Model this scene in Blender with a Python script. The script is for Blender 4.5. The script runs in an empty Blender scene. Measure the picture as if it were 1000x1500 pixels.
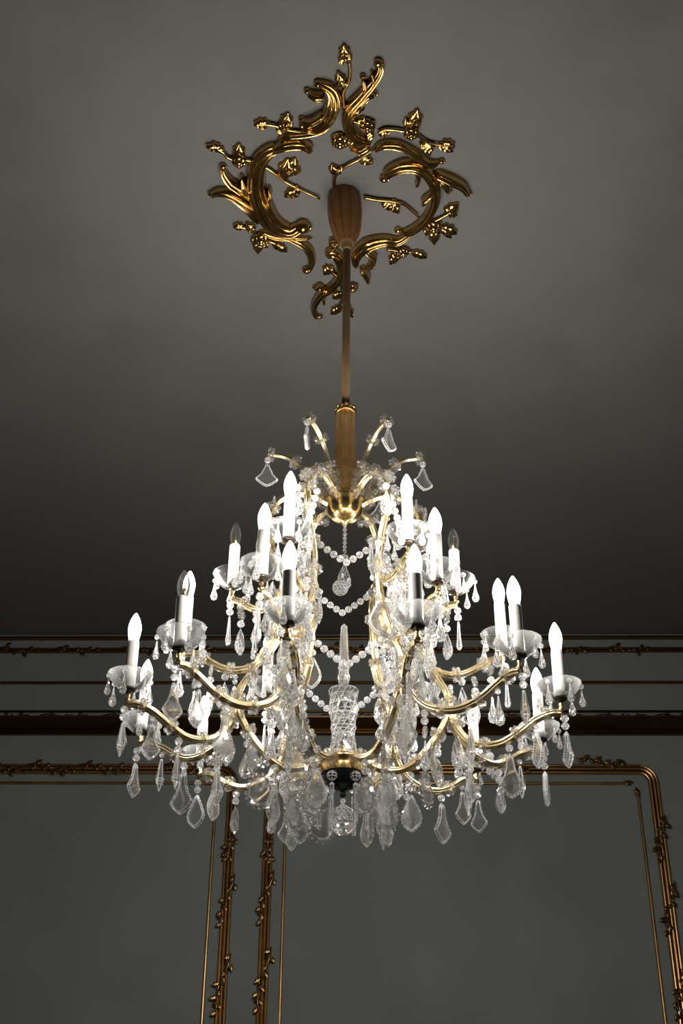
import bpy, bmesh, math, random
from math import sin, cos, pi, radians, sqrt, atan2
from mathutils import Vector, Matrix, Quaternion

# ------------------------------------------------------------------ camera, world, exposure
SC = bpy.context.scene
COL = SC.collection
EYE = 1.6                                   # camera height above the floor
PITCH, ROLL, FPX = 0.543, 0.0088, 1798.6    # 1000 x 1500 frame
cam_d = bpy.data.cameras.new('camera')
cam_d.sensor_fit = 'VERTICAL'
cam_d.sensor_height = 36.0
cam_d.sensor_width = 24.0
cam_d.lens = 36.0 * FPX / 1500.0
cam_d.clip_start, cam_d.clip_end = 0.05, 60
cam = bpy.data.objects.new('camera', cam_d)
COL.objects.link(cam)
FWD = Vector((0, cos(PITCH), sin(PITCH)))
R0, U0 = Vector((1, 0, 0)), Vector((0, -sin(PITCH), cos(PITCH)))
RIGHT = R0 * cos(ROLL) + U0 * sin(ROLL)
UP = -R0 * sin(ROLL) + U0 * cos(ROLL)
M = Matrix((RIGHT, UP, -FWD)).transposed().to_4x4()
M.translation = Vector((0, 0, EYE))
cam.matrix_world = M
cam_d.dof.use_dof = False
SC.camera = cam

world = bpy.data.worlds.new('world')
SC.world = world
world.use_nodes = True
world.node_tree.nodes['Background'].inputs[0].default_value = (0.5, 0.55, 0.6, 1)
world.node_tree.nodes['Background'].inputs[1].default_value = 0.02

SC.view_settings.view_transform = 'Standard'
SC.view_settings.look = 'None'
SC.view_settings.gamma = 1.0
SC.view_settings.exposure = 0.0
SC.view_settings.use_curve_mapping = False
BULB_WATTS = 4.3                             # each candle bulb

SC.cycles.use_denoising = True
SC.cycles.max_bounces = 14
SC.cycles.transmission_bounces = 10
SC.cycles.glossy_bounces = 5
SC.cycles.diffuse_bounces = 3
SC.cycles.transparent_max_bounces = 20
SC.cycles.sample_clamp_indirect = 12.0
SC.cycles.caustics_refractive = False
SC.cycles.caustics_reflective = False

CEIL = 3.02 + EYE
WALL_Y, WALL_K = 6.36, -0.0237              # the far wall runs y = WALL_Y + WALL_K * x
random.seed(11)


# ------------------------------------------------------------------ materials
def new_mat(name):
    m = bpy.data.materials.new(name)
    m.use_nodes = True
    nt = m.node_tree
    return m, nt, nt.nodes['Principled BSDF'], nt.nodes['Material Output']


def principled(name, col, rough=.5, metal=0.0, bump=0.0, bscale=40, rvar=0.0, cvar=0.0, cscale=3, **kw):
    m, nt, p, out = new_mat(name)
    p.inputs['Base Color'].default_value = (*col, 1)
    p.inputs['Roughness'].default_value = rough
    p.inputs['Metallic'].default_value = metal
    for k, v in kw.items():
        p.inputs[k].default_value = v
    if bump or rvar or cvar:
        tc = nt.nodes.new('ShaderNodeTexCoord')
        nz = nt.nodes.new('ShaderNodeTexNoise')
        nz.inputs['Scale'].default_value = bscale
        nz.inputs['Detail'].default_value = 4
        nt.links.new(tc.outputs['Object'], nz.inputs['Vector'])
        if bump:
            b = nt.nodes.new('ShaderNodeBump')
            b.inputs['Strength'].default_value = bump
            b.inputs['Distance'].default_value = .004
            nt.links.new(nz.outputs[0], b.inputs['Height'])
            nt.links.new(b.outputs[0], p.inputs['Normal'])
        if rvar:
            mr = nt.nodes.new('ShaderNodeMapRange')
            mr.inputs[3].default_value = max(0, rough - rvar)
            mr.inputs[4].default_value = rough + rvar
            nt.links.new(nz.outputs[0], mr.inputs[0])
            nt.links.new(mr.outputs[0], p.inputs['Roughness'])
        if cvar:
            n2 = nt.nodes.new('ShaderNodeTexNoise')
            n2.inputs['Scale'].default_value = cscale
            n2.inputs['Detail'].default_value = 6
            nt.links.new(tc.outputs['Object'], n2.inputs['Vector'])
            cr = nt.nodes.new('ShaderNodeValToRGB')
            cr.color_ramp.elements[0].position = .3
            cr.color_ramp.elements[1].position = .7
            cr.color_ramp.elements[0].color = (*[c * (1 - cvar) for c in col], 1)
            cr.color_ramp.elements[1].color = (*[min(1, c * (1 + cvar)) for c in col], 1)
            nt.links.new(n2.outputs[0], cr.inputs[0])
            nt.links.new(cr.outputs[0], p.inputs['Base Color'])
    return m


def glass_mix(name, ior, glass_w, clear_w, body_w, tint=(1, 1, 1), body=(.9, .9, .9), rough=0.0):
    """cut glass: refraction, some straight-through light, and a little pale body painted in for glitter and cut edges"""
    m, nt, p, out = new_mat(name)
    nt.nodes.remove(p)
    g = nt.nodes.new('ShaderNodeBsdfGlass')
    g.inputs['IOR'].default_value = ior
    g.inputs['Roughness'].default_value = rough
    g.inputs['Color'].default_value = (*tint, 1)
    t = nt.nodes.new('ShaderNodeBsdfTransparent')
    t.inputs['Color'].default_value = (*tint, 1)
    mx = nt.nodes.new('ShaderNodeMixShader')
    mx.inputs[0].default_value = clear_w / (clear_w + glass_w)
    nt.links.new(g.outputs[0], mx.inputs[1])
    nt.links.new(t.outputs[0], mx.inputs[2])
    last = mx
    if body_w:
        d = nt.nodes.new('ShaderNodeBsdfTranslucent')
        d.inputs['Color'].default_value = (*body, 1)
        d2 = nt.nodes.new('ShaderNodeBsdfDiffuse')
        d2.inputs['Color'].default_value = (*body, 1)
        md = nt.nodes.new('ShaderNodeMixShader')
        md.inputs[0].default_value = .5
        nt.links.new(d.outputs[0], md.inputs[1])
        nt.links.new(d2.outputs[0], md.inputs[2])
        m2 = nt.nodes.new('ShaderNodeMixShader')
        m2.inputs[0].default_value = body_w
        nt.links.new(mx.outputs[0], m2.inputs[1])
        nt.links.new(md.outputs[0], m2.inputs[2])
        last = m2
    nt.links.new(last.outputs[0], out.inputs['Surface'])
    return m


def thin_glass(name, body_w=.12, rough=.03):
    """blown sheet glass: see-through with a fresnel sheen and a faint milky body"""
    m, nt, p, out = new_mat(name)
    nt.nodes.remove(p)
    t = nt.nodes.new('ShaderNodeBsdfTransparent')
    t.inputs['Color'].default_value = (.95, .96, .96, 1)
    g = nt.nodes.new('ShaderNodeBsdfGlossy')
    g.inputs['Roughness'].default_value = rough
    fr = nt.nodes.new('ShaderNodeLayerWeight')
    fr.inputs['Blend'].default_value = .28
    mx = nt.nodes.new('ShaderNodeMixShader')
    nt.links.new(fr.outputs['Fresnel'], mx.inputs[0])
    nt.links.new(t.outputs[0], mx.inputs[1])
    nt.links.new(g.outputs[0], mx.inputs[2])
    d = nt.nodes.new('ShaderNodeBsdfTranslucent')
    d.inputs['Color'].default_value = (.9, .9, .9, 1)
    m2 = nt.nodes.new('ShaderNodeMixShader')
    m2.inputs[0].default_value = body_w
    nt.links.new(mx.outputs[0], m2.inputs[1])
    nt.links.new(d.outputs[0], m2.inputs[2])
    nt.links.new(m2.outputs[0], out.inputs['Surface'])
    return m


def glowing_bulb(name, col, s):
    """a burning bulb: its envelope glows white and lets the filament's light out"""
    m, nt, p, out = new_mat(name)
    nt.nodes.remove(p)
    e = nt.nodes.new('ShaderNodeEmission')
    e.inputs[0].default_value = (*col, 1)
    e.inputs[1].default_value = s
    t = nt.nodes.new('ShaderNodeBsdfTransparent')
    ad = nt.nodes.new('ShaderNodeAddShader')
    nt.links.new(e.outputs[0], ad.inputs[0])
    nt.links.new(t.outputs[0], ad.inputs[1])
    nt.links.new(ad.outputs[0], out.inputs['Surface'])
    m.cycles.emission_sampling = 'NONE'
    return m


PLASTER = principled('ceiling_plaster', (.152, .149, .141), .9, bump=.08, bscale=25, cvar=.05, cscale=1.2)
WALLP = principled('wall_paint', (.275, .305, .295), .8, bump=.05, bscale=30, cvar=.04, cscale=.9)
PARQUET = principled('floor_wood', (.36, .28, .20), .45, cvar=.3, cscale=4)
GILT = principled('gilt_stucco', (.52, .33, .12), .16, 1.0, bump=.10, bscale=50, rvar=.07, cvar=.2, cscale=18)
GILT_TRIM = principled('gilt_moulding', (.52, .32, .13), .33, 1.0, bump=.06, bscale=50, rvar=.05, cvar=.2, cscale=10)
CANOPY_M = principled('bronzed_wood', (.25, .12, .04), .42, .3, bump=.1, bscale=60, cvar=.12, cscale=14)
ROD_M = principled('bronze_rod', (.29, .18, .08), .45, .25, bump=.1, bscale=90)
VINE_M = principled('aged_gilt', (.30, .185, .08), .24, 1.0, bump=.1, bscale=60)
CORNICE_M = principled('darkened_gilt', (.17, .105, .05), .26, 1.0, bump=.06, bscale=50)
SLEEVE_M = principled('copper_gilt', (.95, .56, .22), .34, .75, rvar=.06, bscale=30)
BRASS = principled('polished_brass', (.88, .63, .27), .2, 1.0, rvar=.05, bscale=30)
ARM_M = principled('pale_gold', (.95, .78, .47), .22, 1.0, rvar=.05, bscale=30)
SHADEDCUP = principled('shaded_cup', (.05, .04, .03), .3, .6)  # shade under the candle cups, put into the colour of their discs
BLACKCAP = principled('cap_black', (.012, .012, .014), .25, .2)  # near-black colour for the underside of the bottom bowl
WHITE = principled('white_sleeve', (.82, .81, .79), .4)
WIRE = principled('pin_wire', (.6, .5, .3), .3, 1.0)
CRYSTAL = glass_mix('cut_crystal', 1.54, .68, .32, .03, rough=.06)
BEADG = glass_mix('bead_crystal', 1.54, .62, .38, .025, rough=.12)
CUTEDGE = glass_mix('cut_edge', 1.54, .4, .6, .75, rough=.25, body=(.95, .95, .95))
DISHG = thin_glass('dish_glass', .07)
CLEARB = thin_glass('bulb_glass', .02, .02)
LIT = glowing_bulb('lit_bulb', (1.0, .95, .89), 3.0)


# ------------------------------------------------------------------ mesh helpers
def link(o, parent=None):
    COL.objects.link(o)
    if parent is not None:
        o.parent = parent
    return o


def obj(name, bm, mat, parent=None, smooth=False, loc=None, mats=None):
    me = bpy.data.meshes.new(name)
    bmesh.ops.recalc_face_normals(bm, faces=bm.faces[:])
    bm.to_mesh(me)
    bm.free()
    for mm in (mats or [mat]):
        me.materials.append(mm)
    if smooth:
        me.polygons.foreach_set('use_smooth', [True] * len(me.polygons))
    o = bpy.data.objects.new(name, me)
    if loc is not None:
        o.location = loc
    return link(o, parent)


def inst(name, src, parent, loc=(0, 0, 0), rz=0.0, rot=None, s=1.0):
    """another copy of an already built mesh part"""
    o = bpy.data.objects.new(name, src)
    o.location = loc
    o.rotation_euler = rot if rot is not None else (0, 0, rz)
    o.scale = (s, s, s)
    return link(o, parent)


def cut(bm, w):
    """narrow ground facets along every edge of a cut crystal (second material slot)"""
    bmesh.ops.recalc_face_normals(bm, faces=bm.faces[:])
    ed = [e for e in bm.edges if len(e.link_faces) == 2 and e.calc_face_angle(0) > .12]
    r = bmesh.ops.bevel(bm, geom=ed, offset=w, segments=1, affect='EDGES', clamp_overlap=True, profile=.5)
    for f in r['faces']:
        f.material_index = 1
    return bm


def mesh_of(bm, name, mat, smooth=False):
    me = bpy.data.meshes.new(name)
    bmesh.ops.recalc_face_normals(bm, faces=bm.faces[:])
    bm.to_mesh(me)
    bm.free()
    me.materials.append(mat)
    if mat in (CRYSTAL, BEADG):
        me.materials.append(CUTEDGE)
    if smooth:
        me.polygons.foreach_set('use_smooth', [True] * len(me.polygons))
    return me


def empty(name, loc=(0, 0, 0), rz=0.0, parent=None):
    o = bpy.data.objects.new(name, None)
    o.empty_display_size = .1
    o.location = loc
    o.rotation_euler = (0, 0, rz)
    return link(o, parent)


def tag(o, label, cat, group=None, kind=None):
    o['label'] = label
    o['category'] = cat
    if group:
        o['group'] = group
    if kind:
        o['kind'] = kind
    return o


def struct(o, label=None, cat=None):
    o['kind'] = 'structure'
    if label:
        o['label'] = label
    if cat:
        o['category'] = cat
    return o


def lathe(bm, prof, n=24, at=(0, 0, 0), twist=0.0, flute=None):
    """spin (r, z) points about z; flute(angle, i) scales the radius"""
    at = Vector(at)
    rings = []
    for i, (r, z) in enumerate(prof):
        if r < 1e-6:
            rings.append([bm.verts.new(at + Vector((0, 0, z)))])
        else:
            ring = []
            for k in range(n):
                a = 2 * pi * k / n + twist * i
                q = r * (flute(a, i) if flute else 1)
                ring.append(bm.verts.new(at + Vector((q * cos(a), q * sin(a), z))))
            rings.append(ring)
    for a, b in zip(rings, rings[1:]):
        if len(a) == 1 and len(b) == 1:
            continue
        for k in range(n):
            k2 = (k + 1) % n
            if len(a) == 1:
                bm.faces.new((a[0], b[k], b[k2]))
            elif len(b) == 1:
                bm.faces.new((a[k], b[0], a[k2]))
            else:
                bm.faces.new((a[k], b[k], b[k2], a[k2]))
    return bm


def ball(bm, c, r, seg=8, rings=6, sq=(1, 1, 1), rot=None):
    mt = Matrix.Translation(Vector(c))
    if rot is not None:
        mt = mt @ rot.to_4x4()
    mt = mt @ Matrix.Diagonal((r * sq[0], r * sq[1], r * sq[2], 1))
    bmesh.ops.create_uvsphere(bm, u_segments=seg, v_segments=rings, radius=1, matrix=mt)


def catmull(pts, n=8):
    P = [Vector(p) for p in pts]
    if len(P) < 3:
        return [P[0].lerp(P[-1], i / n) for i in range(n + 1)]
    Q = [P[0] * 2 - P[1]] + P + [P[-1] * 2 - P[-2]]
    out = []
    for i in range(1, len(Q) - 2):
        a, b, c, d = Q[i - 1], Q[i], Q[i + 1], Q[i + 2]
        for k in range(n):
            t = k / n
            out.append(.5 * ((2 * b) + (c - a) * t + (2 * a - 5 * b + 4 * c - d) * t * t + (3 * b - a - 3 * c + d) * t ** 3))
    out.append(P[-1])
    return out


def interp(vals, t):
    x = t * (len(vals) - 1)
    i = min(int(x), len(vals) - 2)
    return vals[i] + (vals[i + 1] - vals[i]) * (x - i)


def tube(bm, path, rad, n=10, lobes=0, depth=.2, cap=True):
    """sweep a round or ribbed section along a 3-D path"""
    L = len(path)
    T = [(path[min(i + 1, L - 1)] - path[max(i - 1, 0)]).normalized() for i in range(L)]
    nrm = T[0].orthogonal().normalized()
    rings = []
    for i in range(L):
        nrm = (nrm - T[i] * nrm.dot(T[i])).normalized()
        bi = T[i].cross(nrm)
        r = interp(rad, i / (L - 1)) if isinstance(rad, (list, tuple)) else rad
        ring = []
        for k in range(n):
            a = 2 * pi * k / n
            q = r * (1 - depth * (.5 + .5 * cos(lobes * a))) if lobes else r
            ring.append(bm.verts.new(path[i] + nrm * q * cos(a) + bi * q * sin(a)))
        rings.append(ring)
    for a, b in zip(rings, rings[1:]):
        for k in range(n):
            bm.faces.new((a[k], a[(k + 1) % n], b[(k + 1) % n], b[k]))
    if cap:
        bm.faces.new(rings[0][::-1])
        bm.faces.new(rings[-1])
    return bm


class Plane:
    """a wall or ceiling to set relief on: (u, v, height above the surface) -> world"""
    def __init__(s, o, U, V, N):
        s.o, s.U, s.V, s.N = Vector(o), Vector(U).normalized(), Vector(V).normalized(), Vector(N).normalized()

    def p(s, u, v, h=0.0):
        return s.o + s.U * u + s.V * v + s.N * h


def band(bm, pl, pts, widths, height, ridges=3, n=9, tipcurl=0.0, asym=0.0):
    """a gadrooned acanthus band modelled in relief along a 2-D path on the plane"""
    path = catmull([(p[0], p[1], 0) for p in pts], n)
    L = len(path)
    K = ridges * 4
    rows = []
    for i, c in enumerate(path):
        t = i / (L - 1)
        tan = (path[min(i + 1, L - 1)] - path[max(i - 1, 0)]).normalized()
        nor = Vector((-tan.y, tan.x, 0))
        e = sqrt(min(1, (t + .004) / .07)) * sqrt(min(1, (1.004 - t) / .08))
        w = interp(widths, t) * .46 * e
        h = height * min(1.0, .35 + w / max(widths) * 1.3) * (.3 + .7 * e) + tipcurl * t * t
        row = []
        for k in range(K + 1):
            s = -1 + 2 * k / K
            env = sqrt(max(0, 1 - s * s))
            rib = .62 + .38 * abs(cos(ridges * pi * (s + 1) / 2 + pi / 2))
            hh = h * env * rib * (1 + asym * s)
            q = c + nor * (s * w)
            row.append(bm.verts.new(pl.p(q.x, q.y, hh)))
        rows.append(row)
    for a, b in zip(rows, rows[1:]):
        for k in range(K):
            bm.faces.new((a[k], a[k + 1], b[k + 1], b[k]))
    for row in (rows[0], rows[-1]):
        try:
            bm.faces.new(row)
        except ValueError:
            pass
    # flat back against the surface, so that the relief is a solid
    for a, b in zip(rows, rows[1:]):
        bm.faces.new((a[0], b[0], b[-1], a[-1]))


def volute(bm, pl, c, r, h):
    """the snail end of a scroll"""
    ball(bm, pl.p(c[0], c[1], h * .45), 1, 12, 8, (r, r, h * .75), Matrix((pl.U, pl.V, pl.N)).transposed())
    pts = []
    for i in range(22):
        a = i * .5
        q = r * (1.15 - i * .045)
        pts.append(pl.p(c[0] + q * cos(a), c[1] + q * sin(a), h * (.5 + i * .02)))
    tube(bm, pts, r * .22, 6)


def leaf(bm, pl, base, tip, w, h=.012, lobes=3):
    """a notched leaf with a midrib, lifted off the surface towards its tip"""
    b, t = Vector((*base, 0)), Vector((*tip, 0))
    d = t - b
    L = d.length
    d.normalize()
    nr = Vector((-d.y, d.x, 0))
    N = 10
    rows = []
    for i in range(N + 1):
        s = i / N
        ww = w * .5 * (sin(pi * min(1, s * .92 + .05)) ** .8) * (1 + .28 * cos(s * lobes * 2 * pi))
        lift = h * (.35 + .9 * s * (1.25 - s))
        c = b + d * (L * s)
        row = []
        for k, (q, e) in enumerate(((-1, .25), (-.5, .8), (0, .45), (.5, .8), (1, .25))):
            p = c + nr * (q * ww) + d * (abs(q) * ww * -.25)
            row.append(bm.verts.new(pl.p(p.x, p.y, lift * e + .004)))
        low = [bm.verts.new(pl.p((c + nr * ww).x, (c + nr * ww).y, 0.0)), bm.verts.new(pl.p((c - nr * ww).x, (c - nr * ww).y, 0.0))]
        rows.append(row + low)
    for a, c in zip(rows, rows[1:]):
        K = len(a)
        for k in range(K):
            bm.faces.new((a[k], a[(k + 1) % K], c[(k + 1) % K], c[k]))
    bm.faces.new(rows[0])
    bm.faces.new(rows[-1][::-1])


def rose(bm, pl, c, r, h=.02):
    F = Matrix((pl.U, pl.V, pl.N)).transposed()
    ball(bm, pl.p(c[0], c[1], h * .8), r * .36, 8, 6)
    for ring, (n, rr, pr, hz) in enumerate(((4, .38, .34, .75), (6, .72, .42, .4))):
        for k in range(n):
            a = 2 * pi * k / n + ring * .5
            rot = F @ Matrix.Rotation(a, 3, 'Z') @ Matrix.Rotation(-.6, 3, 'Y')
            ball(bm, pl.p(c[0] + rr * r * cos(a), c[1] + rr * r * sin(a), h * hz), r * pr, 8, 6, (.45, 1, .9), rot)


# ------------------------------------------------------------------ the room
def quad(name, pts, mat):
    bm = bmesh.new()
    bm.faces.new([bm.verts.new(p) for p in pts])
    return obj(name, bm, mat)


def slab(name, lo, hi, mat):
    bm = bmesh.new()
    bmesh.ops.create_cube(bm, size=1, matrix=Matrix.Translation((Vector(lo) + Vector(hi)) / 2) @ Matrix.Diagonal((*(Vector(hi) - Vector(lo)), 1)))
    return obj(name, bm, mat)


XL, XR, YB = -4.2, 4.2, -2.4
struct(slab('floor', (XL - .3, YB - .3, -.1), (XR + .3, 6.9, 0), PARQUET))
struct(slab('ceiling', (XL - .3, YB - .3, CEIL), (XR + .3, 6.9, CEIL + .1), PLASTER))
struct(slab('wall_left', (XL - .15, YB, 0), (XL, 6.9, CEIL), WALLP))
struct(slab('wall_right', (XR, YB, 0), (XR + .15, 6.9, CEIL), WALLP))
struct(slab('wall_rear', (XL - .15, YB - .15, 0), (XR + .15, YB, CEIL), WALLP))
bm = bmesh.new()
y0, y1 = WALL_Y + WALL_K * (XL - .2), WALL_Y + WALL_K * (XR + .2)
c8 = [(XL - .2, y0, 0), (XR + .2, y1, 0), (XR + .2, y1 + .15, 0), (XL - .2, y0 + .15, 0)]
lowv = [bm.verts.new(p) for p in c8]
topv = [bm.verts.new((p[0], p[1], CEIL)) for p in c8]
bm.faces.new(lowv)
bm.faces.new(topv)
for k in range(4):
    bm.faces.new((lowv[k], lowv[(k + 1) % 4], topv[(k + 1) % 4], topv[k]))
struct(obj('wall_back', bm, WALLP))

WD = Vector((1, WALL_K, 0)).normalized()
WALL = Plane((0, WALL_Y, 0), WD, (0, 0, 1), Vector((WALL_K, -1, 0)))    # u = along the wall, v = height, normal into the room


def moulding(bm, pl, path, prof, closed=False):
    """run a (offset across, height off the wall) profile along a 2-D path with mitred corners"""
    P = [Vector((p[0], p[1])) for p in path]
    rows = []
    for i, c in enumerate(P):
        d0 = (c - P[i - 1]).normalized() if i else (P[1] - P[0]).normalized()
        d1 = (P[i + 1] - c).normalized() if i < len(P) - 1 else d0
        t = (d0 + d1).normalized()
        nr = Vector((-t.y, t.x)) / max(.5, t.dot(d1))
        rows.append([bm.verts.new(pl.p(c.x + nr.x * o, c.y + nr.y * o, h)) for o, h in prof])
    K = len(prof)
    for a, b in zip(rows, rows[1:]):
        for k in range(K):
            bm.faces.new((a[k], a[(k + 1) % K], b[(k + 1) % K], b[k]))
    bm.faces.new(rows[0])
    bm.faces.new(rows[-1][::-1])


def reeded(w, h, reeds=3, fillet=True):
    """section of a reeded picture-frame moulding, w wide and h proud"""
    pts = [(-w / 2, 0.0)]
    n = 6
    for r in range(reeds):
        for k in range(n + 1):
            a = pi * k / n
            cx = -w / 2 + w * (r + .5 - .46 * cos(a)) / reeds
            pts.append((cx, h * (.55 + .45 * sin(a)) if 0 < r < reeds - 1 or reeds == 1 else h * (.35 + .4 * sin(a))))
    pts.append((w / 2, 0.0))
    return pts


def arc_corner(cx, cy, r, a0, a1, n=8):
    return [(cx + r * cos(radians(a0 + (a1 - a0) * k / n)), cy + r * sin(radians(a0 + (a1 - a0) * k / n))) for k in range(n + 1)]


def vine(bm, pl, a, b, amp, off, h, rnd, nl=6, scale=1.0):
    """a twining sprig with leaves and roses from a to b on the plane"""
    A, B = Vector(a), Vector(b)
    d = B - A
    L = d.length
    d.normalize()
    nr = Vector((-d.y, d.x))
    pts = []
    N = 7
    for i in range(N + 1):
        t = i / N
        q = A + d * (L * t) + nr * (amp * sin(t * 2 * pi * 1.1 + .6) + off)
        pts.append(pl.p(q.x, q.y, h + .006 * sin(t * 9)))
    tube(bm, catmull(pts, 5), [.004 * scale, .006 * scale, .003 * scale], 6)
    for i in range(nl):
        t = (i + .5) / nl
        s = 1 if i % 2 else -1
        q = A + d * (L * t) + nr * (amp * sin(t * 2 * pi * 1.1 + .6) + off)
        ang = rnd.uniform(.4, 1.2) * s
        e = q + (d * cos(ang) + nr * sin(ang)) * rnd.uniform(.03, .045) * scale
        sub = Plane(pl.o + pl.N * h * .8, pl.U, pl.V, pl.N)
        leaf(bm, sub, tuple(q), tuple(e), .024 * scale, .014 * scale)
        if i % 3 == 1:
            rose(bm, sub, tuple(q + nr * s * -.008), .014 * scale, .014 * scale)


def wz(z):
    return z + EYE


rnd = random.Random(5)
ULO, UHI = XL + .02, XR - .02
# straight mouldings near the ceiling
def run(name, zc_, w, h, reeds, label, vines=None):
    bm_ = bmesh.new()
    moulding(bm_, WALL, [(ULO, wz(zc_)), (UHI, wz(zc_))], reeded(w, h, reeds))
    o = obj(name, bm_, VINE_M)
    struct(o, label, 'moulding')
    for (u0, u1) in vines or []:
        b2 = bmesh.new()
        vine(b2, WALL, (u0, wz(zc_)), (u1, wz(zc_)), .014, 0, h * .75, rnd, 7, .9)
        obj('vine_ornament', b2, VINE_M, o, True)
    return o


VX = [-1.95, -1.62, -1.25, -.95, -.45, -.08, .3, .75, 1.15, 1.5]
run('trim_1', 2.998, .024, .016, 1, 'thin gilded moulding right under the ceiling')
run('trim_2', 2.922, .032, .02, 2, 'gilded moulding wound with leafy sprigs, second line below the ceiling', [(x, x + .24) for x in VX])
run('trim_3', 2.724, .018, .014, 1, 'plain thin gilded moulding midway between sprigged moulding and cornice')
# the heavy cornice
prof = [(-.074, 0), (-.074, .014), (-.066, .021), (-.058, .014), (-.056, .016), (-.050, .022), (-.043, .018), (-.040, .022), (-.028, .040), (-.014, .060), (.002, .078), (.010, .080), (.014, .074), (.015, 0)]
bm = bmesh.new()
moulding(bm, WALL, [(ULO, wz(2.488)), (UHI, wz(2.488))], prof)
moulding(bm, WALL, [(ULO, wz(2.553)), (UHI, wz(2.553))], reeded(.014, .014, 1))
cornice = struct(obj('trim_4', bm, CORNICE_M), 'broad dark gilded cornice with a sprigged frieze above the wall panels', 'moulding')
for x in [-1.98, -1.65, -1.3, -.95, -.5, -.1, .3, .7, 1.05, 1.4, 1.72]:
    b2 = bmesh.new()
    vine(b2, WALL, (x, wz(2.522)), (x + .27, wz(2.522)), .007, 0, .02, rnd, 7, .7)
    obj('vine_ornament', b2, VINE_M, cornice, True)

# framed panels: outer reeded frame with sprigs, thin inner bead
ZT = 2.222
def panel(name, name_in, x0, x1, label, lab_in, sprigs, r=.075):
    bm_ = bmesh.new()
    z0, z1 = wz(-.6), wz(ZT)
    path = [(x0, z0)] + arc_corner(x0 + r, z1 - r, r, 180, 90) + arc_corner(x1 - r, z1 - r, r, 90, 0) + [(x1, z0)]
    moulding(bm_, WALL, path, reeded(.056, .03, 3))
    o = struct(obj(name, bm_, GILT_TRIM, smooth=False), label, 'panel frame')
    for a, b, off in sprigs:
        b2 = bmesh.new()
        vine(b2, WALL, a, b, .012, off, .026, rnd, 9, 1.0)
        obj('vine_ornament', b2, VINE_M, o, True)
    bm_ = bmesh.new()
    g = .088
    zi = wz(2.146)
    P_ = reeded(.016, .012, 1)
    moulding(bm_, WALL, [(x0 + g + .05, zi), (x1 - g - .05, zi)], P_)
    moulding(bm_, WALL, [(x0 + g, z0), (x0 + g, zi - .05)], P_)
    moulding(bm_, WALL, [(x1 - g, zi - .05), (x1 - g, z0)], P_)
    oi = struct(obj(name_in, bm_, GILT_TRIM), lab_in, 'panel moulding')
    b2 = bmesh.new()
    for xe, s in ((x0 + g, 1), (x1 - g, -1)):
        leaf(b2, WALL, (xe + s * .07, zi), (xe + s * .015, zi + .006), .03, .018)
        leaf(b2, WALL, (xe, zi - .075), (xe + s * .006, zi - .02), .03, .018)
        rose(b2, WALL, (xe + s * .06, zi + .004), .012, .015)
        rose(b2, WALL, (xe, zi - .07), .012, .015)
    obj('corner_leaf', b2, VINE_M, oi, True)


def vsprigs(x, spans):
    out = []
    for za, zb, sl in spans:
        out.append(((x + sl, wz(za)), (x - sl, wz(zb)), 0))
    return out


hs = lambda xs: [((x, wz(ZT) + .012), (x + .26, wz(ZT) - .012), 0) for x in xs]
panel('trim_5', 'trim_6', -3.6, -.567,
      'gilded frame of the left wall panel', 'thin gilded inner bead of the left wall panel',
      hs([-1.95, -1.68, -1.4, -.95]) + vsprigs(-.567, [(1.86, 1.74, .012), (1.66, 1.4, .03), (1.27, .98, .03), (.85, .6, .03)]))
panel('trim_7', 'trim_8', -.367, 1.668,
      'gilded frame of the wide middle wall panel', 'thin gilded inner bead of the wide middle wall panel',
      hs([.2, .75]) + [((1.27, wz(ZT) + .05), (1.52, wz(ZT) + .03), 0)]
      + vsprigs(-.367, [(1.85, 1.72, -.012), (1.68, 1.42, .03), (1.3, 1.0, .03), (.85, .6, .03)])
      + vsprigs(1.668, [(1.97, 1.73, .025), (1.63, 1.37, .03), (1.22, .98, .03), (.85, .6, .03)]))
panel('trim_9', 'trim_10', 1.99, 3.6,
      'gilded frame of the wall panel cut by the right picture edge', 'thin inner bead of the panel at the right picture edge',
      hs([2.1]) + [((1.935, wz(2.285)), (1.985, wz(2.16)), 0)] + vsprigs(1.99, [(1.9, 1.6, .02)]))
# upright sprigged strip between the two high lines at the right edge
bm = bmesh.new()
moulding(bm, WALL, [(2.0, wz(2.58)), (2.0, wz(2.90))], reeded(.05, .026, 3))
st = struct(obj('trim_11', bm, GILT_TRIM), 'upright sprigged moulding between the upper lines at the right picture edge', 'moulding')
for za, zb in ((2.88, 2.74), (2.74, 2.56)):
    b2 = bmesh.new()
    vine(b2, WALL, (1.98, wz(za)), (1.985, wz(zb)), .02, 0, .02, rnd, 7, 1.15)
    obj('vine_ornament', b2, VINE_M, st, True)


# ------------------------------------------------------------------ gilt stucco on the ceiling
CZ = CEIL
CEILP = Plane((0, 0, CZ), (1, 0, 0), (0, 1, 0), (0, 0, -1))


def K(x, y):
    """point on the ceiling, traced on the photograph (1000 px crop of the ornament)"""
    px, py = 280 + x / 2.2727, 40 + y / 2.2727
    d = FWD + RIGHT * ((px - 500) / FPX) - UP * ((py - 750) / FPX)
    t = (CZ - EYE) / d.z
    return (d.x * t, d.y * t)


KS = .00102      # metres per traced unit


def scroll(label, bands, volutes=(), height=.045):
    bm_ = bmesh.new()
    for pts, ws, *rest in bands:
        rid = rest[0] if rest else 3
        hh = rest[1] if len(rest) > 1 else height
        band(bm_, CEILP, [K(*p) for p in pts], [w * KS for w in ws], hh, rid)
    for (c, r) in volutes:
        volute(bm_, CEILP, K(*c), r * KS * 1.1, min(height * 1.1, r * KS * 1.7))
    o = obj('ceiling_scroll', bm_, GILT, smooth=True)
    tag(o, label, 'ceiling ornament', 'gilded scrolls on the ceiling')
    return o


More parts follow.
